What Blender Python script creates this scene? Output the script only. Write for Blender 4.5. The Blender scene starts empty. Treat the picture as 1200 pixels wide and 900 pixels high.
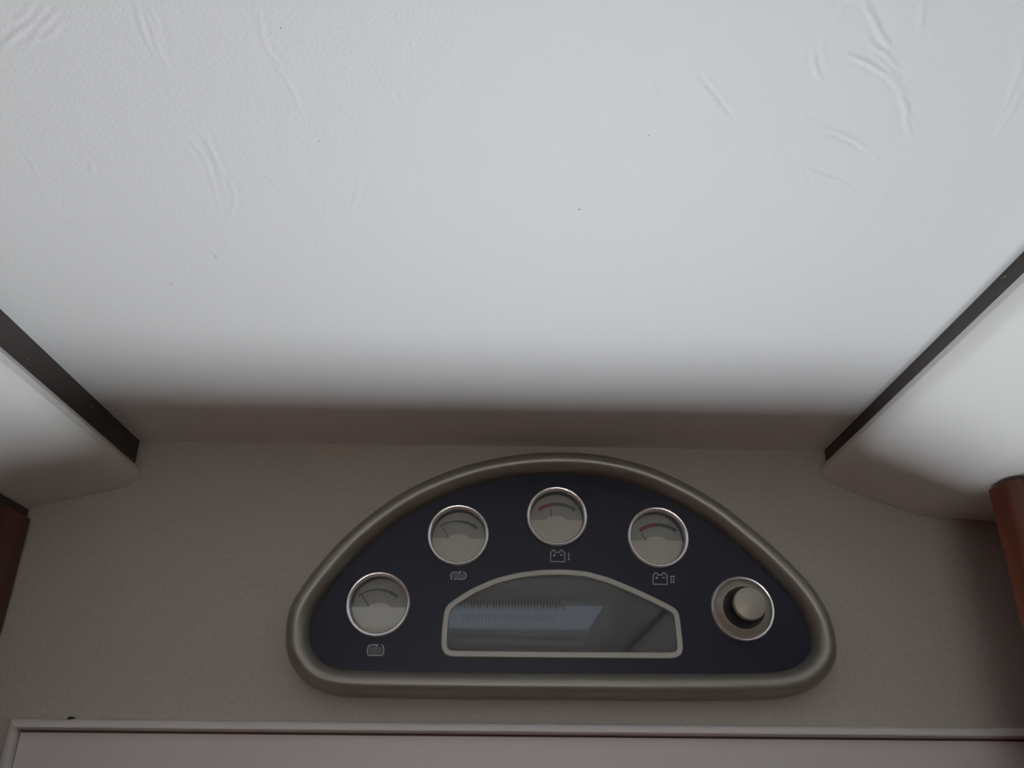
import bpy, bmesh, math, random
import numpy as np
from mathutils import Vector, Matrix

random.seed(7)
scene = bpy.context.scene
COL = scene.collection

# ------------------------------------------------------------------ camera
# world: x to the right along the door wall, y into the wall (wall face y = 0), z up from the floor
F_PX = 980.0                      # focal length for a 1200 px wide frame
EYE = Vector((0.0, -0.50, 1.76))  # phone held at the height of the door head
ax_y = Vector((-19.0, -461.0, -F_PX)).normalized()        # wall normal in camera axes (right, up, back)
ax_z = Vector((18.0, (F_PX ** 2 - 342.0) / 461.0, -F_PX)).normalized()
ax_x = ax_y.cross(ax_z).normalized()
M_CAM = Matrix((ax_x, ax_y, ax_z))                        # camera -> world rotation
cd = bpy.data.cameras.new('camera')
cam = bpy.data.objects.new('camera', cd)
COL.objects.link(cam)
cam.matrix_world = Matrix.Translation(EYE) @ M_CAM.to_4x4()
cd.sensor_width = 36.0
cd.sensor_fit = 'HORIZONTAL'
cd.lens = 36.0 * F_PX / 1200.0
cd.clip_start = 0.01
scene.camera = cam

# ------------------------------------------------------------------ world, exposure, light levels
w = bpy.data.worlds.new('world')
scene.world = w
w.use_nodes = True
w.node_tree.nodes['Background'].inputs[0].default_value = (0.55, 0.62, 0.72, 1)
w.node_tree.nodes['Background'].inputs[1].default_value = 0.05
vs = scene.view_settings
vs.view_transform = 'Standard'
vs.look = 'None'
vs.gamma = 1.0
vs.use_curve_mapping = False
vs.exposure = -0.26
DOOR_LIGHT = 30.0        # daylight behind the door window
DOOR_COL = (0.882, 0.947, 1.0)
ROOF_LIGHT = 1.7         # daylight in the rooflight behind the camera
ROOF_COL = (0.72, 0.84, 1.0)
BACK_LIGHT = 4.4         # fill from the lit panel added on the opposite wall


def ray(u, v):
    return (M_CAM @ Vector((u - 600.0, 450.0 - v, -F_PX))).normalized()


def on_y(u, v, y=0.0):
    d = ray(u, v)
    return EYE + d * ((y - EYE.y) / d.y)


def on_z(u, v, z):
    d = ray(u, v)
    return EYE + d * ((z - EYE.z) / d.z)


def on_x(u, v, x):
    d = ray(u, v)
    return EYE + d * ((x - EYE.x) / d.x)


# ------------------------------------------------------------------ materials
def mat(name, base, rough=0.5, metal=0.0, spec=0.5, **kw):
    m = bpy.data.materials.new(name)
    m.use_nodes = True
    nt = m.node_tree
    b = nt.nodes['Principled BSDF']
    b.inputs['Base Color'].default_value = (*base, 1)
    b.inputs['Roughness'].default_value = rough
    b.inputs['Metallic'].default_value = metal
    b.inputs['Specular IOR Level'].default_value = spec
    for k, val in kw.items():
        b.inputs[k.replace('_', ' ')].default_value = val
    return m


def N(m, typ, **kw):
    n = m.node_tree.nodes.new(typ)
    for k, v in kw.items():
        if k.startswith('i_'):
            n.inputs[k[2:].replace('_', ' ')].default_value = v
        else:
            setattr(n, k, v)
    return n


def L(m, a, ao, b, bi):
    m.node_tree.links.new(a.outputs[ao], b.inputs[bi])


def coords(m, scale=(1, 1, 1), rot=(0, 0, 0)):
    t = N(m, 'ShaderNodeTexCoord')
    mp = N(m, 'ShaderNodeMapping')
    mp.inputs['Scale'].default_value = scale
    mp.inputs['Rotation'].default_value = rot
    L(m, t, 'Object', mp, 'Vector')
    return mp


def add_noise_color(m, c1, c2, scale, detail=3, vscale=(1, 1, 1), lo=0.35, hi=0.65):
    mp = coords(m, vscale)
    nz = N(m, 'ShaderNodeTexNoise', i_Scale=scale, i_Detail=detail)
    L(m, mp, 'Vector', nz, 'Vector')
    cr = N(m, 'ShaderNodeValToRGB')
    cr.color_ramp.elements[0].position = lo
    cr.color_ramp.elements[1].position = hi
    cr.color_ramp.elements[0].color = (*c1, 1)
    cr.color_ramp.elements[1].color = (*c2, 1)
    L(m, nz, 'Fac', cr, 'Fac')
    L(m, cr, 'Color', m.node_tree.nodes['Principled BSDF'], 'Base Color')


def add_bump(m, scale, strength, dist, detail=3, vscale=(1, 1, 1), chain=None):
    mp = coords(m, vscale)
    nz = N(m, 'ShaderNodeTexNoise', i_Scale=scale, i_Detail=detail)
    L(m, mp, 'Vector', nz, 'Vector')
    bp = N(m, 'ShaderNodeBump', i_Strength=strength, i_Distance=dist)
    L(m, nz, 'Fac', bp, 'Height')
    if chain:
        L(m, chain, 'Normal', bp, 'Normal')
    L(m, bp, 'Normal', m.node_tree.nodes['Principled BSDF'], 'Normal')
    return bp


def emit(name, col, strength):
    m = bpy.data.materials.new(name)
    m.use_nodes = True
    nt = m.node_tree
    nt.nodes.remove(nt.nodes['Principled BSDF'])
    e = nt.nodes.new('ShaderNodeEmission')
    e.inputs[0].default_value = (*col, 1)
    e.inputs[1].default_value = strength
    nt.links.new(e.outputs[0], nt.nodes['Material Output'].inputs[0])
    return m


def pane_glass(name, rough=0.02):
    m = bpy.data.materials.new(name)
    m.use_nodes = True
    nt = m.node_tree
    nt.nodes.remove(nt.nodes['Principled BSDF'])
    tr = nt.nodes.new('ShaderNodeBsdfTransparent')
    tr.inputs[0].default_value = (0.93, 0.93, 0.92, 1)
    gl = nt.nodes.new('ShaderNodeBsdfGlossy')
    gl.inputs['Roughness'].default_value = rough
    fr = nt.nodes.new('ShaderNodeFresnel')
    fr.inputs['IOR'].default_value = 1.5
    mx = nt.nodes.new('ShaderNodeMixShader')
    nt.links.new(fr.outputs[0], mx.inputs[0])
    nt.links.new(tr.outputs[0], mx.inputs[1])
    nt.links.new(gl.outputs[0], mx.inputs[2])
    nt.links.new(mx.outputs[0], nt.nodes['Material Output'].inputs[0])
    return m


VINYL = mat('cream_vinyl', (0.785, 0.787, 0.78), 0.55, spec=0.35)
_b = add_bump(VINYL, 900, 0.22, 0.0008, 3)
add_bump(VINYL, 120, 0.12, 0.0015, 4, (1.0, 0.6, 1.0), _b)
COVE = mat('cove_vinyl', (0.76, 0.755, 0.73), 0.5, spec=0.35)
add_bump(COVE, 900, 0.15, 0.0005)
FABRIC = mat('greige_wallpaper', (0.44, 0.405, 0.365), 0.8, spec=0.2)
add_noise_color(FABRIC, (0.405, 0.368, 0.328), (0.455, 0.42, 0.38), 800, 2, (1.0, 1.0, 0.5))
add_bump(FABRIC, 900, 0.3, 0.0005, 2, (1.0, 1.0, 0.5))
STRIP = mat('dark_brown_trim', (0.045, 0.030, 0.028), 0.45)
WOODR = mat('reddish_wood', (0.16, 0.05, 0.025), 0.4)
add_noise_color(WOODR, (0.085, 0.021, 0.010), (0.145, 0.036, 0.016), 30, 5, (3.0, 3.0, 0.25))
FRAME = mat('white_door_trim', (0.62, 0.60, 0.59), 0.45)
DOORP = mat('white_door_panel', (0.60, 0.57, 0.57), 0.4)
add_bump(DOORP, 700, 0.08, 0.0004)
GROOVE = mat('groove_seal', (0.10, 0.05, 0.05), 0.7)
FLOORM = mat('floor_vinyl', (0.20, 0.12, 0.075), 0.5)
add_noise_color(FLOORM, (0.16, 0.058, 0.022), (0.25, 0.10, 0.042), 6, 5, (0.4, 4.0, 1.0))
ROOMW = mat('room_wall', (0.34, 0.235, 0.16), 0.7)
BEZEL = mat('warm_silver_lacquer', (0.29, 0.278, 0.246), 0.38, metal=0.5)
FACE = mat('navy_face', (0.0060, 0.0075, 0.0235), 0.30, spec=0.32)
CHROME = mat('chrome', (0.90, 0.90, 0.92), 0.24, metal=0.8)
TUBE = mat('gauge_tube_black', (0.012, 0.012, 0.012), 0.5)
DIAL = mat('dial_grey', (0.37, 0.36, 0.335), 0.6)
COVER = mat('dial_cover_cream', (0.62, 0.59, 0.50), 0.5)
REDM = mat('scale_red', (0.27, 0.05, 0.05), 0.6)
SLATE = mat('scale_slate', (0.09, 0.10, 0.115), 0.6)
NEEDLE = mat('needle_dark', (0.07, 0.06, 0.055), 0.5)
PRINT = mat('print_grey', (0.40, 0.41, 0.42), 0.6)
PRINTD = mat('print_dim', (0.12, 0.125, 0.13), 0.6)
DFRAME = mat('display_frame_silver', (0.42, 0.41, 0.38), 0.5, metal=0.3)
LCD = mat('lcd_back', (0.066, 0.068, 0.080), 0.6)
REFL_TICK = mat('reflected_tick', (0.004, 0.004, 0.005), 0.6)
GLASS = pane_glass('clear_glass')
DGLASS = pane_glass('display_glass', 0.03)
KCOLLAR = mat('knob_collar_grey', (0.40, 0.37, 0.32), 0.4, metal=0.4)
KBLACK = mat('knob_black', (0.008, 0.008, 0.009), 0.45)
KCAP = mat('knob_cap_grey', (0.37, 0.35, 0.29), 0.42, metal=0.3)
BLACK = mat('black_plastic', (0.01, 0.008, 0.008), 0.5)
DUST = mat('dust', (0.7, 0.68, 0.62), 0.9)
SPECK = mat('speck', (0.16, 0.12, 0.09), 0.8)


# ------------------------------------------------------------------ mesh helpers
def link(name, me, m, parent=None, smooth=False):
    o = bpy.data.objects.new(name, me)
    COL.objects.link(o)
    if m:
        me.materials.append(m)
    if smooth:
        for p in me.polygons:
            p.use_smooth = True
    if parent:
        o.parent = parent
        if parent.parent is None:
            o.matrix_parent_inverse = Matrix.Translation(parent.location).inverted()
    return o


def mesh(name, verts, faces, m, parent=None, smooth=False):
    me = bpy.data.meshes.new(name)
    me.from_pydata([tuple(v) for v in verts], [], faces)
    bm = bmesh.new()
    bm.from_mesh(me)
    bmesh.ops.recalc_face_normals(bm, faces=bm.faces)
    bm.to_mesh(me)
    bm.free()
    return link(name, me, m, parent, smooth)


def auto(o, deg=35):
    me = o.data
    for p in me.polygons:
        p.use_smooth = True
    me.set_sharp_from_angle(angle=math.radians(deg))
    return o


def box(name, x0, x1, y0, y1, z0, z1, m, parent=None, bevel=0.0, seg=2):
    bm = bmesh.new()
    bmesh.ops.create_cube(bm, size=1.0)
    for v in bm.verts:
        v.co = Vector(((x0 + x1) / 2 + v.co.x * (x1 - x0), (y0 + y1) / 2 + v.co.y * (y1 - y0), (z0 + z1) / 2 + v.co.z * (z1 - z0)))
    if bevel:
        bmesh.ops.bevel(bm, geom=list(bm.edges), offset=bevel, segments=seg, profile=0.5, affect='EDGES')
    me = bpy.data.meshes.new(name)
    bm.to_mesh(me)
    bm.free()
    o = link(name, me, m, parent)
    return auto(o) if bevel else o


def empty(name, loc):
    o = bpy.data.objects.new(name, None)
    COL.objects.link(o)
    o.location = loc
    o.empty_display_size = 0.02
    return o


def tag(o, label=None, cat=None, group=None, kind=None):
    for k, v in (('label', label), ('category', cat), ('group', group), ('kind', kind)):
        if v:
            o[k] = v
    return o


def extrude_y(name, prof, y0, y1, m, parent=None, nseg=1, smooth=True):
    """closed xz profile extruded along y"""
    n = len(prof)
    vs_, fs = [], []
    for k in range(nseg + 1):
        y = y0 + (y1 - y0) * k / nseg
        vs_ += [(p[0], y, p[1]) for p in prof]
    for k in range(nseg):
        for i in range(n):
            j = (i + 1) % n
            fs.append((k * n + i, k * n + j, (k + 1) * n + j, (k + 1) * n + i))
    fs.append(tuple(range(n)))
    fs.append(tuple(range(nseg * n, nseg * n + n)))
    o = mesh(name, vs_, fs, m, parent)
    return auto(o, 30) if smooth else o


def catmull(pts, n=8, closed=True):
    pts = [np.array(p, float) for p in pts]
    out = []
    k = len(pts)
    rng = range(k) if closed else range(k - 1)
    for i in rng:
        if closed:
            p0, p1, p2, p3 = pts[i - 1], pts[i], pts[(i + 1) % k], pts[(i + 2) % k]
        else:
            p0, p1, p2, p3 = pts[max(i - 1, 0)], pts[i], pts[i + 1], pts[min(i + 2, k - 1)]
        for t in np.linspace(0, 1, n, endpoint=False):
            out.append(0.5 * ((2 * p1) + (-p0 + p2) * t + (2 * p0 - 5 * p1 + 4 * p2 - p3) * t ** 2 + (-p0 + 3 * p1 - 3 * p2 + p3) * t ** 3))
    if not closed:
        out.append(pts[-1])
    return np.array(out)


def resample(loop, n):
    p = np.vstack([loop, loop[:1]])
    d = np.r_[0, np.cumsum(np.linalg.norm(np.diff(p, axis=0), axis=1))]
    s = np.linspace(0, d[-1], n, endpoint=False)
    return np.c_[np.interp(s, d, p[:, 0]), np.interp(s, d, p[:, 1])]


def smooth_loop(p, it):
    for _ in range(it):
        p = 0.5 * p + 0.25 * (np.roll(p, 1, 0) + np.roll(p, -1, 0))
    return p


def inward(loop):
    t = np.roll(loop, -1, 0) - np.roll(loop, 1, 0)
    t /= np.linalg.norm(t, axis=1)[:, None]
    nrm = np.c_[-t[:, 1], t[:, 0]]
    area = 0.5 * np.sum(loop[:, 0] * np.roll(loop[:, 1], -1) - np.roll(loop[:, 0], -1) * loop[:, 1])
    return nrm if area > 0 else -nrm


def sweep(name, loop, prof, m, parent, closed_prof=False):
    """loop in xz; prof = list of (inset, height); height points towards the room (-y)"""
    nrm = inward(loop)
    n, k = len(loop), len(prof)
    vs_ = []
    for s, h in prof:
        q = loop + nrm * s
        vs_ += [(a, -h, b) for a, b in q]
    fs = []
    rng = range(k) if closed_prof else range(k - 1)
    for a in rng:
        b = (a + 1) % k
        for i in range(n):
            j = (i + 1) % n
            fs.append((a * n + i, a * n + j, b * n + j, b * n + i))
    o = mesh(name, vs_, fs, m, parent)
    return auto(o, 40)


def lathe(name, c, prof, m, parent, n=64, deg=35):
    """prof = list of (radius, height towards the room)"""
    vs_, fs = [], []
    k = len(prof)
    idx = []
    for r, h in prof:
        if r < 1e-7:
            idx.append([len(vs_)] * n)
            vs_.append((c.x, c.y - h, c.z))
        else:
            idx.append(list(range(len(vs_), len(vs_) + n)))
            vs_ += [(c.x + r * math.cos(2 * math.pi * i / n), c.y - h, c.z + r * math.sin(2 * math.pi * i / n)) for i in range(n)]
    for a in range(k - 1):
        for i in range(n):
            j = (i + 1) % n
            f = [idx[a][i], idx[a][j], idx[a + 1][j], idx[a + 1][i]]
            f = list(dict.fromkeys(f))
            if len(f) > 2:
                fs.append(tuple(f))
    return auto(mesh(name, vs_, fs, m, parent), deg)


def slab(name, poly, y, th, m, parent):
    """polygon in xz with its front at y - th"""
    n = len(poly)
    vs_ = [(p[0], y, p[1]) for p in poly] + [(p[0], y - th, p[1]) for p in poly]
    fs = [tuple(range(n)), tuple(range(n, 2 * n))]
    fs += [(i, (i + 1) % n, n + (i + 1) % n, n + i) for i in range(n)]
    return mesh(name, vs_, fs, m, parent)


def strokes(name, lines, width, y, th, m, parent):
    """flat print: each polyline in xz becomes a ribbon"""
    vs_, fs = [], []
    for ln in lines:
        p = [np.array(q, float) for q in ln]
        left, right = [], []
        for i in range(len(p)):
            d = (p[min(i + 1, len(p) - 1)] - p[max(i - 1, 0)])
            d /= max(np.linalg.norm(d), 1e-9)
            nn = np.array((-d[1], d[0])) * width / 2
            left.append(p[i] + nn)
            right.append(p[i] - nn)
        base = len(vs_)
        k = len(p)
        for side in (left, right):
            for q in side:
                vs_.append((q[0], y - th, q[1]))
        for i in range(k - 1):
            fs.append((base + i, base + i + 1, base + k + i + 1, base + k + i))
    return mesh(name, vs_, fs, m, parent)


# ------------------------------------------------------------------ structure
Z_C = 0.5 * (on_y(163, 517).z + on_y(967, 528).z)     # ceiling height
X_L = on_y(163, 517).x                               # ceiling panel, left edge
X_R = on_y(967, 529).x
Y_BACK = -2.1
X_END = 1.1

# door opening in the wall
dc = on_y(17, 842)
DX0, DZ1 = dc.x, on_y(600, 848).z
DX1 = 0.375


def wall_with_hole(name, x0, x1, z0, z1, hx0, hx1, hz0, hz1, y0, y1, m):
    xs, zs = [x0, hx0, hx1, x1], [z0, hz0, hz1, z1]
    vs_, fs = [], []
    for y in (y0, y1):
        for z in zs:
            for x in xs:
                vs_.append((x, y, z))
    for s in (0, 16):
        for r in range(3):
            for c in range(3):
                if r == 1 and c == 1:
                    continue
                a = s + r * 4 + c
                fs.append((a, a + 1, a + 5, a + 4))
    ring = [0, 1, 2, 3, 7, 11, 15, 14, 13, 12, 8, 4]
    for i in range(12):
        a, b = ring[i], ring[(i + 1) % 12]
        fs.append((a, b, b + 16, a + 16))
    h = [5, 6, 10, 9]
    for i in range(4):
        a, b = h[i], h[(i + 1) % 4]
        fs.append((a, b, b + 16, a + 16))
    return mesh(name, vs_, fs, m)


wall = wall_with_hole('wall_front', -X_END, X_END, 0, Z_C + 0.03, DX0 + 0.002, DX1 - 0.002, 0.02, DZ1 - 0.002, 0.0, 0.068, FABRIC)
tag(wall, kind='structure')
tag(box('floor', -X_END, X_END, Y_BACK, 0.045, -0.03, 0.0, FLOORM), kind='structure')
tag(box('wall_left', -X_END - 0.03, -X_END, Y_BACK, 0.045, 0, Z_C + 0.03, ROOMW), kind='structure')
tag(box('wall_right', X_END, X_END + 0.03, Y_BACK, 0.045, 0, Z_C + 0.03, ROOMW), kind='structure')
tag(box('wall_back', -X_END, X_END, Y_BACK - 0.03, Y_BACK, 0, Z_C + 0.03, ROOMW), kind='structure')

# unseen glowing panel added on the opposite wall as fill light (behind the camera)
fill_frame = box('fill_panel_frame', -0.45, 0.45, Y_BACK, Y_BACK + 0.02, 1.34, 1.84, FRAME)
tag(fill_frame, kind='structure')
box('lit_pane', -0.41, 0.41, Y_BACK + 0.018, Y_BACK + 0.024, 1.38, 1.80, emit('back_fill', (1.0, 0.94, 0.87), BACK_LIGHT), fill_frame)

# ---- ceiling: vinyl stretched over a panel, with its creases as relief
RX0, RX1, RY0, RY1 = -0.20, 0.135, -0.86, -0.53      # rooflight opening behind the camera


def crease(px, off, sc):
    return [on_z(off[0] + a / sc, off[1] + b / sc, Z_C) for a, b in px]


A = ((900, 0), 5.4545)
B = ((700, 0), 2.4)
Cc = ((0, 0), 2.4)
creases = [
    (A, 1.0, [(620, 10), (640, 60), (680, 130), (705, 190), (735, 240), (770, 285), (778, 320)]),
    (A, 0.9, [(640, 250), (690, 310), (740, 330), (790, 390), (835, 445)]),
    (A, 1.0, [(470, 330), (560, 370), (620, 395), (700, 440), (760, 480), (810, 540), (850, 570)]),
    (A, 0.8, [(690, 370), (740, 410), (790, 460), (820, 500), (838, 545)]),
    (A, 0.9, [(850, 560), (856, 640), (882, 700), (886, 780), (920, 870)]),
    (A, 0.5, [(870, 565), (880, 640), (905, 720), (950, 810), (985, 850)]),
    (A, 0.4, [(880, 580), (930, 630), (1010, 660)]),
    (A, 0.8, [(290, 260), (290, 370), (310, 450), (345, 525)]),
    (A, 0.5, [(330, 210), (318, 300), (325, 350)]),
    (A, 0.6, [(365, 200), (350, 320), (375, 420)]),
    (A, 0.5, [(490, 10), (440, 130), (385, 200)]),
    (A, 0.4, [(280, 250), (245, 330), (235, 390)]),
    (A, 0.7, [(987, 0), (982, 90), (970, 210)]),
    (A, 0.4, [(1075, 190), (1030, 270), (1005, 350)]),
    (A, 0.4, [(380, 830), (450, 850), (540, 900)]),
    (A, 0.35, [(150, 660), (220, 740), (320, 810), (380, 850)]),
    (B, -0.8, [(285, 198), (320, 250), (360, 300), (388, 332)]),
    (B, 0.5, [(290, 196), (330, 250)]),
    (B, -0.7, [(650, 375), (700, 395), (735, 415), (772, 442)]),
    (B, 0.5, [(680, 372), (730, 400), (770, 440), (825, 470)]),
    (B, -0.5, [(558, 455), (600, 472), (650, 492), (705, 512), (745, 550)]),
    (B, -0.5, [(575, 465), (592, 490), (604, 522)]),
    (B, 0.45, [(530, 370), (495, 430), (455, 505)]),
    (B, 0.35, [(510, 370), (480, 430), (430, 510)]),
    (B, -0.4, [(125, 175), (165, 230), (192, 280)]),
    (B, 0.35, [(370, 25), (280, 60), (180, 105), (50, 165)]),
    (B, 0.3, [(350, 55), (250, 95), (100, 160), (20, 180)]),
    (B, -0.3, [(190, 280), (230, 330)]),
    (B, 0.3, [(380, 520), (390, 560)]),
    (B, 0.35, [(790, 530), (750, 570), (740, 600)]),
    (B, 0.35, [(840, 500), (800, 560), (750, 610)]),
    (B, 0.5, [(1195, 170), (1180, 220), (1150, 300)]),
    (B, 0.5, [(1198, 240), (1170, 310), (1130, 370), (1095, 435)]),
    (B, 0.4, [(1190, 130), (1195, 200)]),
    (B, 0.35, [(1100, 620), (1050, 670), (1030, 710)]),
    (Cc, 0.6, [(130, 15), (95, 60), (60, 90), (5, 130)]),
    (Cc, 0.6, [(150, 50), (110, 85), (80, 130)]),
    (Cc, 0.5, [(168, 60), (140, 100), (100, 115)]),
    (Cc, 0.5, [(95, 0), (70, 40), (45, 60)]),
    (Cc, 0.4, [(60, 80), (30, 110), (0, 150)]),
    (Cc, 0.4, [(165, 25), (130, 60), (95, 75)]),
    (Cc, 0.7, [(378, 0), (395, 60), (412, 110), (445, 170)]),
    (Cc, 0.7, [(400, 15), (425, 80), (440, 130), (468, 185)]),
    (Cc, 0.5, [(418, 20), (440, 70), (455, 140)]),
    (Cc, 0.5, [(730, 40), (740, 110), (758, 150), (792, 185)]),
    (Cc, 0.35, [(780, 190), (820, 250), (850, 320)]),
    (Cc, 0.4, [(555, 360), (590, 420), (610, 470), (622, 510)]),
    (Cc, 0.4, [(575, 370), (600, 430), (632, 500)]),
    (Cc, 0.35, [(520, 380), (570, 440), (600, 520), (620, 600)]),
    (Cc, 0.3, [(640, 500), (660, 570), (630, 640)]),
    (Cc, 0.3, [(60, 420), (90, 465), (120, 512)]),
    (Cc, 0.3, [(740, 490), (780, 520), (800, 540)]),
    (Cc, 0.3, [(1090, 250), (1110, 280), (1130, 300)]),
    (Cc, 0.3, [(1125, 250), (1135, 290)]),
    (Cc, 0.3, [(1010, 500), (1000, 560), (980, 600)]),
    (Cc, 0.3, [(260, 455), (255, 490)]),
    (Cc, 0.3, [(340, 620), (380, 660)]),
]


def axis(stops):
    out = []
    for (a, b, st) in stops:
        n = max(1, int(round((b - a) / st)))
        out += list(a + (b - a) * np.arange(n) / n)
    out.append(stops[-1][1])
    return np.array(out)


fx0, fx1 = max(X_L + 0.004, -0.205), min(X_R - 0.004, 0.225)
gx = axis([(X_L, fx0, 0.004), (fx0, fx1, 0.0007), (fx1, X_R, 0.004)])
gy = axis([(Y_BACK, RY0, 0.1), (RY0, RY1, 0.045), (RY1, -0.36, 0.03), (-0.36, -0.135, 0.0007), (-0.135, 0.0, 0.004)])
GX, GY = np.meshgrid(gx, gy)
H = np.zeros_like(GX)
for (off, sc), amp, px in creases:
    pts = [(p.x, p.y) for p in crease(px, off, sc)]
    cv = catmull(pts, 6, closed=False)
    seg = list(zip(cv[:-1], cv[1:]))
    lo, hi = cv.min(0) - 0.006, cv.max(0) + 0.006
    ix = np.where((gx > lo[0]) & (gx < hi[0]))[0]
    iy = np.where((gy > lo[1]) & (gy < hi[1]))[0]
    if not len(ix) or not len(iy):
        continue
    sl = np.ix_(iy, ix)
    X, Y = GX[sl], GY[sl]
    best = np.full(X.shape, 1e9)
    tt = np.zeros(X.shape)
    for i, (a, b) in enumerate(seg):
        ab = b - a
        q = np.clip(((X - a[0]) * ab[0] + (Y - a[1]) * ab[1]) / max(ab @ ab, 1e-12), 0, 1)
        d = np.hypot(X - a[0] - q * ab[0], Y - a[1] - q * ab[1])
        k = d < best
        best[k] = d[k]
        tt[k] = ((i + q) / len(seg))[k]
    taper = np.sin(np.pi * np.clip(tt, 0.02, 0.98)) ** 0.5
    H[sl] += amp * 0.00066 * taper * (np.exp(-(best / 0.0008) ** 2) - 0.45 * np.exp(-(best / 0.0019) ** 2))
# gentle unevenness of the stretched vinyl
H += 0.00025 * np.sin(GX * 21 + 1.3 * np.sin(GY * 17)) * np.sin(GY * 19 + 0.7)
H *= np.clip((-GY) / 0.05, 0, 1)
nx, ny = len(gx), len(gy)
verts = np.c_[GX.ravel(), GY.ravel(), (Z_C - H).ravel()]
quads = []
ii = np.arange((ny - 1) * (nx - 1))
r, c = ii // (nx - 1), ii % (nx - 1)
cxm, cym = 0.5 * (gx[c] + gx[c + 1]), 0.5 * (gy[r] + gy[r + 1])
keep = ~((cxm > RX0) & (cxm < RX1) & (cym > RY0) & (cym < RY1))
r, c = r[keep], c[keep]
a = r * nx + c
quads = np.c_[a, a + nx, a + nx + 1, a + 1]
me = bpy.data.meshes.new('ceiling')
me.vertices.add(len(verts))
me.vertices.foreach_set('co', verts.ravel())
me.loops.add(quads.size)
me.loops.foreach_set('vertex_index', quads.ravel().astype(np.int32))
me.polygons.add(len(quads))
me.polygons.foreach_set('loop_start', (np.arange(len(quads)) * 4).astype(np.int32))
me.polygons.foreach_set('loop_total', np.full(len(quads), 4, np.int32))
me.update(calc_edges=True)
me.polygons.foreach_set('use_smooth', np.ones(len(quads), bool))
ceil_o = link('ceiling', me, VINYL)
tag(ceil_o, kind='structure')
backing = box('ceiling_backing', -X_END, X_END, Y_BACK, 0.0, Z_C + 0.012, Z_C + 0.03, VINYL, ceil_o)

# rooflight behind the camera (its light also shows in the glossy panel)
rl = empty('rooflight', ((RX0 + RX1) / 2, (RY0 + RY1) / 2, Z_C))
tag(rl, 'pale blue-lit ceiling rooflight seen only as a reflection in the display glass', 'rooflight')
box('pane', RX0, RX1, RY0, RY1, Z_C + 0.008, Z_C + 0.0115, emit('roof_daylight', ROOF_COL, ROOF_LIGHT), rl)
for i in range(34):
    x = RX0 + 0.006 + i * 0.0085
    if x < 0.085:
        box('pleat', x, x + 0.0035, RY1 - 0.034, RY1 - 0.002, Z_C - 0.004, Z_C + 0.003, FRAME, rl)
for (x0, x1, y0, y1) in ((RX0 - 0.02, RX1 + 0.02, RY1, RY1 + 0.012), (RX0 - 0.02, RX1 + 0.02, RY0 - 0.02, RY0),
                         (RX0 - 0.02, RX0, RY0, RY1), (RX1, RX1 + 0.02, RY0, RY1),
                         (RX0, RX1, RY1 - 0.26, RY1 - 0.235)):
    box('frame', x0, x1, y0, y1, Z_C - 0.005, Z_C + 0.004, FRAME, rl)

# ---- padded cove panels either side, with the dark trim face between them and the ceiling
def px_prof(pts):
    return [(on_y(u, v).x, on_y(u, v).z) for u, v in pts]


zt = Z_C + 0.012
lp = px_prof([(157, 542), (161, 546.5), (163.5, 552), (162, 558.5), (156, 565), (147, 569.5), (136, 573), (110, 578.5), (80, 585), (55, 590.5)])
xe, ze = lp[-1]
lp += [(xe - 0.015, ze - 0.006), (xe - 0.05, ze - 0.016), (-X_END, ze - 0.03), (-X_END, zt), (lp[0][0], zt)]
cove_l = extrude_y('cove_panel', lp, -0.0005, Y_BACK, COVE, nseg=1)
tag(cove_l, 'padded cream vinyl cove panel with rounded nose, above the dark wood cabinet side', 'panel')
rp = px_prof([(968.5, 541), (965, 544), (962.5, 548.5), (962.5, 553), (966.5, 560), (974, 566.5), (984, 571), (1010, 580.5), (1045, 593), (1072, 602.5), (1081, 605.5)])
xe2, ze2 = on_y(1165, 611).x, on_y(1165, 611).z
rp += [(xe2, ze2), (X_END, ze2), (X_END, zt), (rp[0][0], zt)]
cove_r = extrude_y('cove_panel', rp, -0.0005, Y_BACK, COVE)
tag(cove_r, 'padded cream vinyl cove panel with a crease, meeting the reddish wood post', 'panel')
bl, br = on_y(157, 543), on_y(968.5, 541.5)
t1 = box('trim_1', X_L - 0.0025, X_L + 0.0006, Y_BACK, -0.0005, bl.z - 0.0005, Z_C + 0.004, STRIP)
t2 = box('trim_2', X_R - 0.0006, X_R + 0.0025, Y_BACK, -0.0005, br.z - 0.0005, Z_C + 0.004, STRIP)
tag(t1, kind='structure')
tag(t2, kind='structure')


def specks(name, pts, size, m, parent, axis_):
    vs_, fs = [], []
    for p in pts:
        b = len(vs_)
        s = size * random.uniform(0.6, 1.2)
        for d in ((1, 0, 0), (-1, 0, 0), (0, 1, 0), (0, -1, 0), (0, 0, 1), (0, 0, -1)):
            vs_.append(tuple(p + Vector(d) * s * random.uniform(0.7, 1.3)))
        for f in ((0, 2, 4), (2, 1, 4), (1, 3, 4), (3, 0, 4), (2, 0, 5), (1, 2, 5), (3, 1, 5), (0, 3, 5)):
            fs.append(tuple(b + q for q in f))
    o = mesh(name, vs_, fs, m, parent)
    o['kind'] = 'stuff'
    return o


specks('dust', [on_x(u, v, X_L + 0.0007) for u, v in ((107, 477), (109, 477.5), (115.5, 481), (131, 488.5), (133, 489), (32, 421), (139, 503))], 0.00035, DUST, t1, 'x')
specks('dust', [on_x(u, v, X_R - 0.0007) for u, v in ((1174, 326), (1177, 324.5), (1178, 324))], 0.00035, DUST, t2, 'x')
specks('speck', [on_z(u, v, Z_C - 0.0001) for u, v in ((329, 33), (200, 332), (202, 334), (679, 245), (760, 158), (374, 165), (253, 300))], 0.00035, SPECK, ceil_o, 'z')

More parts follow.
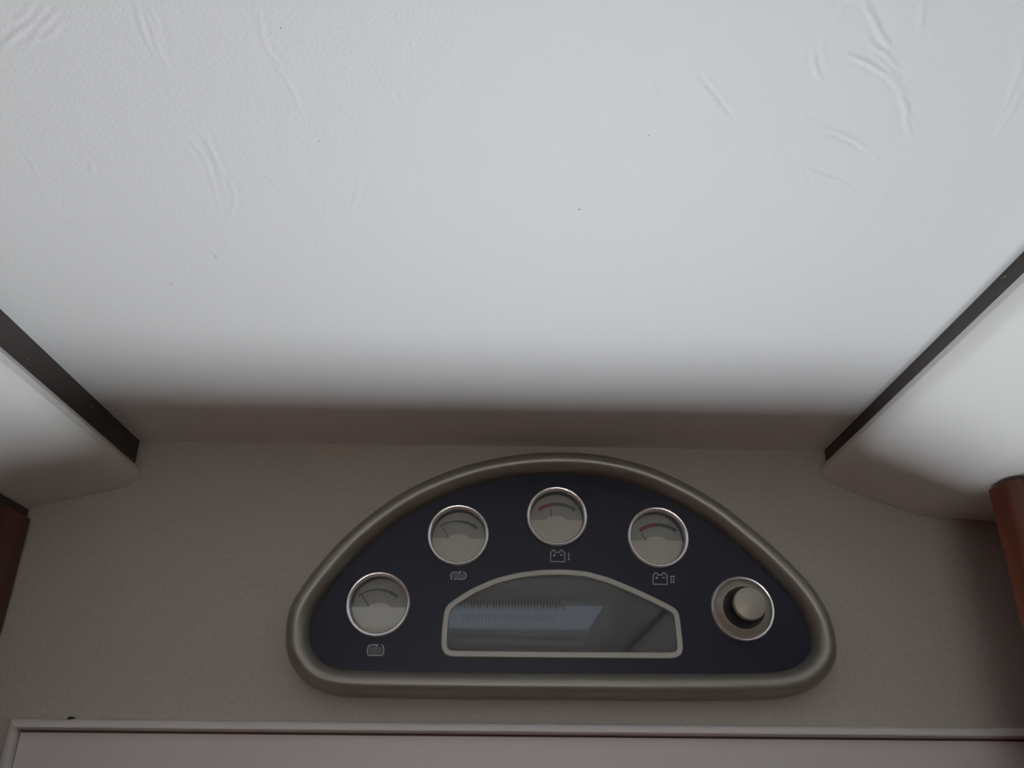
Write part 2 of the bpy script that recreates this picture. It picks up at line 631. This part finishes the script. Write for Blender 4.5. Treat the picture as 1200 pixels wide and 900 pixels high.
# ---- door: trim frame, panel and window below the picture's edge
door = box('door_1', DX0 + 0.004, DX1 - 0.004, 0.0667, 0.072, 0.03, DZ1 - 0.004, FRAME)
tag(door, kind='structure')
TH = abs(on_y(600, 850).z - on_y(600, 863).z)
TP = 0.007            # how far the trim stands proud of the wall


def trim_bar(name, along, p0, p1, m, parent, mitre0=0.0, mitre1=0.0):
    """quarter-round bead; along 'x': p0/p1 = x ends, outer edge at z = DZ1"""
    prof = [(0.0, 0.0), (0.0, TP * 0.55), (TH * 0.12, TP * 0.85), (TH * 0.35, TP), (TH * 0.75, TP), (TH * 0.93, TP * 0.8), (TH, TP * 0.45), (TH, 0.0)]
    vs_ = []
    for e, mt in ((p0, mitre0), (p1, mitre1)):
        for s, h in prof:
            if along == 'x':
                vs_.append((e + mt * s, -h, DZ1 - s))
            else:
                vs_.append((along + (s if along < 0 else -s), -h, e - mt * s))
    n = len(prof)
    fs = [(i, (i + 1) % n, n + (i + 1) % n, n + i) for i in range(n)] + [tuple(range(n)), tuple(range(n, 2 * n))]
    return auto(mesh(name, vs_, fs, m, parent), 50)


trim_bar('frame_head', 'x', DX0 + 0.0004, DX1 - 0.0004, FRAME, door, 1.0, -1.0)
trim_bar('frame_side', DX0, DZ1 - 0.0001, 0.03, FRAME, door, 1.0, 0.0)
trim_bar('frame_side', DX1, DZ1 - 0.0001, 0.03, FRAME, door, 1.0, 0.0)
box('seal', DX0 + TH, DX1 - TH, -0.0008, 0.004, DZ1 - TH - 0.0012, DZ1 - TH + 0.0004, GROOVE, door)
WX0, WX1, WZ0, WZ1 = -0.13, 0.24, 1.285, 1.66          # window opening in the door
PX0, PX1, PZ1, PZ0 = DX0 + TH + 0.0006, DX1 - TH - 0.0006, DZ1 - TH - 0.0012, 0.035
dp = wall_with_hole('door_panel', PX0, PX1, PZ0, PZ1, WX0, WX1, WZ0, WZ1, -0.002, 0.064, DOORP)
dp.parent = door
box('recess_panel', WX0, WX1, 0.064, 0.0665, WZ0, WZ1, DOORP, door)
box('lit_pane', WX0 + 0.02, WX1 - 0.02, 0.0625, 0.0645, WZ0 + 0.02, 1.53, emit('door_daylight', DOOR_COL, DOOR_LIGHT), door)
for q in ((WX0, WX1, WZ0, WZ0 + 0.003), (WX0, WX1, WZ1 - 0.003, WZ1), (WX0, WX0 + 0.003, WZ0 + 0.003, WZ1 - 0.003), (WX1 - 0.003, WX1, WZ0 + 0.003, WZ1 - 0.003)):
    box('absorber_lining', q[0], q[1], 0.0005, 0.062, q[2], q[3], BLACK, door)  # unseen black lining added to soak up light bouncing off the sill
sc_p = on_y(83, 841.5, -0.003)
lathe('screw_cap', Vector((sc_p.x, -0.0045, DZ1 + 0.0002)), [(0.0012, -0.0045), (0.0012, 0.0), (0.0009, 0.0006), (0.0, 0.0009)], BLACK, door, 16)

# ------------------------------------------------------------------ cabinets
# left: tall cabinet whose plain side stands square to the wall
cl = on_y(38, 606)
xs = cl.x
cab = empty('wardrobe', (xs - 0.2, -0.2, 0))
tag(cab, 'dark reddish-brown wardrobe side standing square to the wall under the narrower cove', 'wardrobe')
zl = ze - 0.030
box('side_panel', xs - 0.016, xs, -0.78, -0.0008, 0.0, cl.z - 0.0012, WOODR, cab, 0.0012)
box('shadow_strip', xs - 0.016, xs - 0.003, -0.78, -0.0008, cl.z - 0.0012, cl.z + 0.008, STRIP, cab)  # dark strip stands in for the shaded gap below the cove
box('carcass', xs - 0.42, xs - 0.0165, -0.775, -0.0008, 0.0, zl - 0.002, WOODR, cab)
# right: board standing a hand's breadth off the wall with a rounded upright edge
Y_B, Y_F = -0.060, -0.082
cb = on_y(1155, 571, Y_B)
xr = cb.x
wr = empty('wardrobe', (xr + 0.2, -0.1, 0))
tag(wr, 'reddish-brown wooden wardrobe front with a rounded upright edge, clear of the wall', 'wardrobe')
zb = min(cb.z, ze2 - 0.0004)
prof = [(xr + 0.40, Y_B), (xr + 0.002, Y_B), (xr, Y_B - 0.002)]
for k in range(0, 7):
    t = math.pi / 2 * k / 6
    prof.append((xr + 0.009 * (1 - math.cos(t)), Y_F + 0.009 - 0.009 * math.sin(t)))
prof += [(xr + 0.40, Y_F)]
n = len(prof)
vs_ = [(x, y, 0.0) for x, y in prof] + [(x, y, zb) for x, y in prof]
fs = [(i, (i + 1) % n, n + (i + 1) % n, n + i) for i in range(n)] + [tuple(range(n)), tuple(range(n, 2 * n))]
auto(mesh('front_board', vs_, fs, WOODR, wr), 40)
box('carcass', max(DX1 + 0.012, xr + 0.06), xr + 0.40, Y_B - 0.0002, -0.0008, 0.0, zb - 0.001, WOODR, wr)

# ------------------------------------------------------------------ control panel
panel = empty('control_panel', (on_y(655, 700).x, 0.0, on_y(655, 800).z))
tag(panel, 'half-moon control panel with navy face, silver bezel, four gauges and a dark display', 'control panel')
top_px = [(334, 740), (337, 718), (346, 698), (371, 664), (409, 623), (457, 585.5), (502, 561), (554, 542.5), (606, 532.5),
          (655, 529.5), (702, 532.5), (753, 544), (798, 563), (843, 589), (891, 627), (926, 659), (954, 690), (972, 720), (980, 747)]
bot_px = [(975, 777), (961, 798), (943, 811), (915, 818.5), (860, 820.5), (780, 821), (655, 820), (530, 819), (440, 817.5), (395, 815.5), (368, 807), (350, 791), (338, 767)]
loop = [(on_y(u, v, -0.0098).x, on_y(u, v, -0.0098).z) for u, v in top_px] + [(on_y(u, v, -0.003).x, on_y(u, v, -0.003).z) for u, v in bot_px]
loop = smooth_loop(resample(catmull(loop, 10), 260), 3)
FH = 0.0070            # face plate height above the wall
BEZ = [(0.0, 0.0002)] + [(0.0069 - 0.0069 * math.cos(math.pi * k / 14), 0.0062 + 0.0108 * math.sin(math.pi * k / 14)) for k in range(15)] + [(0.0139, 0.0020)]
sweep('bezel', loop, BEZ, BEZEL, panel)
inner = loop + inward(loop) * 0.0132
YF = -FH
RG = 0.0186


def face_at(u, v, h=0.0):
    return on_y(u, v, YF - h)


gauges_px = [(443, 707.5), (537, 626.3), (652.8, 604.5), (771.4, 629)]
knob_px = (870.4, 713)
GC = [on_y(u, v, YF - 0.0028) for u, v in gauges_px]
KC = on_y(*knob_px, YF - 0.0022)
dsp_px = [(516.5, 757), (518, 735), (520.3, 716), (523.5, 709), (532, 702.5), (553, 689.5), (580, 677.7), (607, 671), (633, 667.7), (660, 667.2), (687, 669.3), (713, 676.5),
          (740, 687.5), (767, 700), (788, 710.5), (794.5, 715), (796.5, 720), (798.5, 738), (800.7, 758), (800, 766), (795, 771), (785, 771.8), (655, 771), (530, 769.7), (520.5, 767.5)]
dloop = [(face_at(u, v, 0.001).x, face_at(u, v, 0.001).z) for u, v in dsp_px]
dpts = []
for i in range(len(dloop)):
    a, b = np.array(dloop[i]), np.array(dloop[(i + 1) % len(dloop)])
    for t in np.linspace(0, 1, 10, endpoint=False):
        dpts.append(a + (b - a) * t)
dloop = smooth_loop(resample(np.array(dpts), 240), 4)
dn = inward(dloop)
DW = 0.0033
dhole = dloop + dn * (DW * 0.6)

# face plate with real holes
bm = bmesh.new()


def add_loop(pts):
    v = [bm.verts.new((p[0], YF, p[1])) for p in pts]
    for i in range(len(v)):
        bm.edges.new((v[i], v[(i + 1) % len(v)]))


add_loop(inner)
add_loop(dhole)
for g in GC + [KC]:
    add_loop([(g.x + 0.0172 * math.cos(2 * math.pi * i / 48), g.z + 0.0172 * math.sin(2 * math.pi * i / 48)) for i in range(48)])
bmesh.ops.triangle_fill(bm, use_beauty=True, use_dissolve=False, edges=bm.edges)
for f in bm.faces:
    if f.normal.y > 0:
        f.normal_flip()
me = bpy.data.meshes.new('face_plate')
bm.to_mesh(me)
bm.free()
link('face_plate', me, FACE, panel)

# display
dfr = sweep('display_frame', dloop, [(0.0, FH - 0.001), (0.0, FH + 0.0008), (0.0004, FH + 0.0012), (DW - 0.0004, FH + 0.0012), (DW, FH + 0.0008), (DW, FH - 0.003)], DFRAME, panel)
dfr['label'] = 'satin silver arched display frame'
dgl = dloop + dn * (DW - 0.0001)
slab('lcd', dgl, YF + 0.0035, 0.0005, LCD, dfr)
slab('display_glass', dgl, YF + 0.0004, 0.0006, DGLASS, dfr)
for v0, v1, u0, u1 in ((703, 712.5, 541, 661), (719, 728, 543, 655)):
    ln = []
    nt = int((u1 - u0) / 3.7)
    for i in range(nt):
        u = u0 + i * 3.7
        p, q = on_y(u, v0, YF + 0.003), on_y(u, v1, YF + 0.003)
        ln.append([(p.x, p.z), (q.x, q.z)])
    s = strokes('reflected_tick_row', ln, 0.00085, YF + 0.003, 0.0001, REFL_TICK, dfr)  # dark ticks drawn under the glass for the doubled reflection of a grille
    s['kind'] = 'stuff'

# gauges
PXM = 0.00051          # metres per pixel on the face


def arc_band(name, c, y, cx, cy, r0f, r1f, a0, a1, m, parent, n=20):
    """band around (cx, cy) relative to the gauge centre; r0f/r1f give inner/outer radius at 0..1"""
    vs_, fs = [], []
    for i in range(n + 1):
        t = i / n
        a = math.radians(a0 + (a1 - a0) * t)
        for r in (r0f(t), r1f(t)):
            vs_.append((c.x + cx + r * math.sin(a), y, c.z + cy + r * math.cos(a)))
    for i in range(n):
        fs.append((2 * i, 2 * i + 1, 2 * i + 3, 2 * i + 2))
    return mesh(name, vs_, fs, m, parent)


ring_prof = [(RG - 0.0004, -0.0005), (RG, 0.0003), (RG, 0.0022), (RG - 0.0003, 0.0030), (RG - 0.0009, 0.0035), (RG - 0.0016, 0.0034),
             (RG - 0.0022, 0.0029), (RG - 0.0025, 0.0022), (RG - 0.0025, 0.0006)]
needles = [((-20, 11), (-10.5, -3)), ((-18, 8), (-11.5, -5)), ((-8.6, 9), (-6.5, -2)), ((-20, 3), (-14, -6))]
for gi, g in enumerate(GC):
    c = Vector((g.x, YF, g.z))
    ring = lathe('gauge', c, ring_prof, CHROME, panel)
    ring['label'] = ['chrome-ringed gauge above the fresh tank icon', 'chrome-ringed gauge above the waste tank icon',
                     'chrome-ringed gauge above the battery I icon', 'chrome-ringed gauge above the battery II icon'][gi]
    ri = RG - 0.0025
    lathe('tube', c, [(ri, 0.0008), (ri, -0.0068)], TUBE, ring)
    lathe('dial', c, [(ri, -0.0064), (ri, -0.0060), (0.0, -0.0060)], DIAL, ring)
    yd = YF + 0.0060
    # raised cover over the lower half with a hump above the pivot
    n = 40
    rc = ri - 0.0002
    zc_ = -0.0008
    pts = []
    a_s = math.asin(zc_ / rc)
    for i in range(n + 1):
        a = math.pi - a_s + (math.pi + 2 * a_s) * i / n
        pts.append((c.x + rc * math.cos(a), c.z + rc * math.sin(a)))
    hump = 0.0062
    pts.append((c.x + hump * 1.25, c.z + zc_))
    for i in range(13):
        a = math.pi * i / 12
        pts.append((c.x + hump * math.cos(a), c.z + zc_ + 0.0026 * math.sin(a)))
    pts.append((c.x - hump * 1.25, c.z + zc_))
    slab('cover', pts, yd, 0.0026, COVER, ring)
    kx, kz = (gauges_px[gi][0] - 581) * 0.0172, (911 - gauges_px[gi][1]) * 0.0172    # parallax of the recessed dial, px
    R = 0.0189
    cy = ((16.0 if gi < 2 else 14.6) + kz) * PXM - R
    ox = kx * PXM
    y1 = yd - 0.00015
    if gi < 2:
        arc_band('scale_band', c, y1, ox, cy, lambda t: R - 0.0002 - 0.0016 * t ** 1.2, lambda t: R + 0.0005, -38, 38, SLATE, ring)
        lines = []
    else:
        split = -11 if gi == 2 else -4
        b = arc_band('scale_band', c, y1, ox, cy, lambda t: R - 0.0013, lambda t: R + 0.0009, -37, split, REDM, ring)
        b['label'] = 'red low-charge band'
        arc_band('scale_band', c, y1, ox, cy, lambda t: R - 0.0013, lambda t: R + 0.0009, split, 37, SLATE, ring)
    tl = []
    for deg in range(-36, 37, 12):
        a = math.radians(deg)
        tl.append([(c.x + ox + (R - 0.0030) * math.sin(a), c.z + cy + (R - 0.0030) * math.cos(a)), (c.x + ox + (R - 0.0012) * math.sin(a), c.z + cy + (R - 0.0012) * math.cos(a))])
    s = strokes('scale_ticks', tl, 0.0003, yd, 0.0001, PRINTD, ring)
    s['kind'] = 'stuff'
    (ax, ay), (bx_, by_) = needles[gi]
    strokes('needle', [[(c.x + (ax + kx) * PXM, c.z + (ay + kz) * PXM), (c.x + (bx_ + kx) * PXM, c.z + (by_ + kz) * PXM)]], 0.0006, yd, 0.0009, NEEDLE, ring)
    lathe('glass', c, [(ri - 0.0001, 0.0014), (0.0, 0.0014)], GLASS, ring)

# knob
c = Vector((KC.x, YF, KC.z))
kring = lathe('knob_ring', c, ring_prof[:-2] + [(RG - 0.0021, 0.0022), (RG - 0.0021, -0.001)], CHROME, panel)
rk = RG - 0.0021
lathe('collar', c, [(rk, 0.0012), (rk - 0.0004, 0.0016), (0.0126, 0.0046), (0.0121, 0.0046), (0.0119, 0.0038)], KCOLLAR, kring)
knob = lathe('knob', c, [(0.0122, 0.0036), (0.0120, 0.0060), (0.0104, 0.0125), (0.0092, 0.0150)], KBLACK, panel)
knob['label'] = 'black tapered control knob with grey cap'
lathe('cap', c, [(0.0092, 0.0148), (0.0092, 0.0172), (0.0089, 0.0180), (0.0083, 0.0183), (0.0, 0.0184)], KCAP, knob)


# printed icons
def P2(u, v):
    p = face_at(u, v, 0.0001)
    return (p.x, p.z)


def icon(name, lines, width, m=PRINT, label=None):
    o = strokes(name, [[P2(u, v) for u, v in ln] for ln in lines], width, YF, 0.00012, m, panel)
    if label:
        o['label'] = label
    return o


def fill(name, poly, m, parent):
    return mesh(name, [(P2(u, v)[0], YF - 0.00006, P2(u, v)[1]) for u, v in poly], [tuple(range(len(poly)))], m, parent)


t = icon('tank_icon', [[(443, 755.8), (434, 755.8), (432, 757), (430.8, 760), (430.6, 765), (431.2, 767.3), (433, 768), (447, 768), (449, 767), (449.6, 764), (449.4, 757.5), (448.3, 756.2), (446.5, 756)],
                       [(440.5, 758), (443.5, 754.8)]], 0.00062, label='grey fresh tank symbol with inlet mark')
fill('tank_fill', [(432.5, 757.8), (442, 757.8), (446, 758), (448, 758.5), (448.3, 766.4), (432.3, 766.4)], PRINTD, t)
t = icon('tank_icon', [[(539, 670.6), (531, 670.6), (529.3, 671.6), (528.4, 674), (528.6, 677), (530, 679)], [(535.5, 678.6), (544, 678.4), (545.6, 677), (546.1, 674), (545, 671.3), (542.6, 670.3)],
                       [(538, 672.2), (540.6, 669.3)], [(532.4, 679.8), (534.8, 676.8)]], 0.00062, label='grey waste tank symbol with drain mark')
fill('tank_fill', [(530.2, 672.2), (538, 672.2), (543.6, 672.4), (544.6, 674), (544.2, 676.8), (535, 676.9), (530.4, 676.6)], PRINTD, t)
for (u, v, num) in ((645, 645, 1), (765, 671.6, 2)):
    k = 1.0
    icon('battery_icon', [[(u + 0.5, v + 2.2), (u + 0.3, v + 13), (u + 17, v + 13.2), (u + 16.6, v + 2.2), (u + 15.4, v + 1.6)],
                          [(u + 0.5, v + 2.4), (u + 2, v + 1.2), (u + 2.4, v - 0.2), (u + 5, v - 0.2), (u + 5.6, v + 2.2), (u + 11, v + 2.2), (u + 11.4, v - 0.2), (u + 14.2, v - 0.2), (u + 15, v + 1.6)],
                          [(u + 3, v + 5.6), (u + 6, v + 5.6)], [(u + 4.5, v + 4), (u + 4.5, v + 7.2)], [(u + 11.2, v + 5.4), (u + 14.2, v + 5.4)]],
         0.00058, label='grey battery symbol with plus and minus')
    ln = []
    for i in range(num):
        x = u + 21.5 + i * 3.0
        ln += [[(x, v + 3.4), (x, v + 11.2)]]
    w2 = 1.2 + (num - 1) * 3.0
    ln += [[(u + 20.3, v + 3.7), (u + 21.5 + w2, v + 3.7)], [(u + 20.3, v + 10.9), (u + 21.5 + w2, v + 10.9)]]
    icon('numeral', ln, 0.0005)
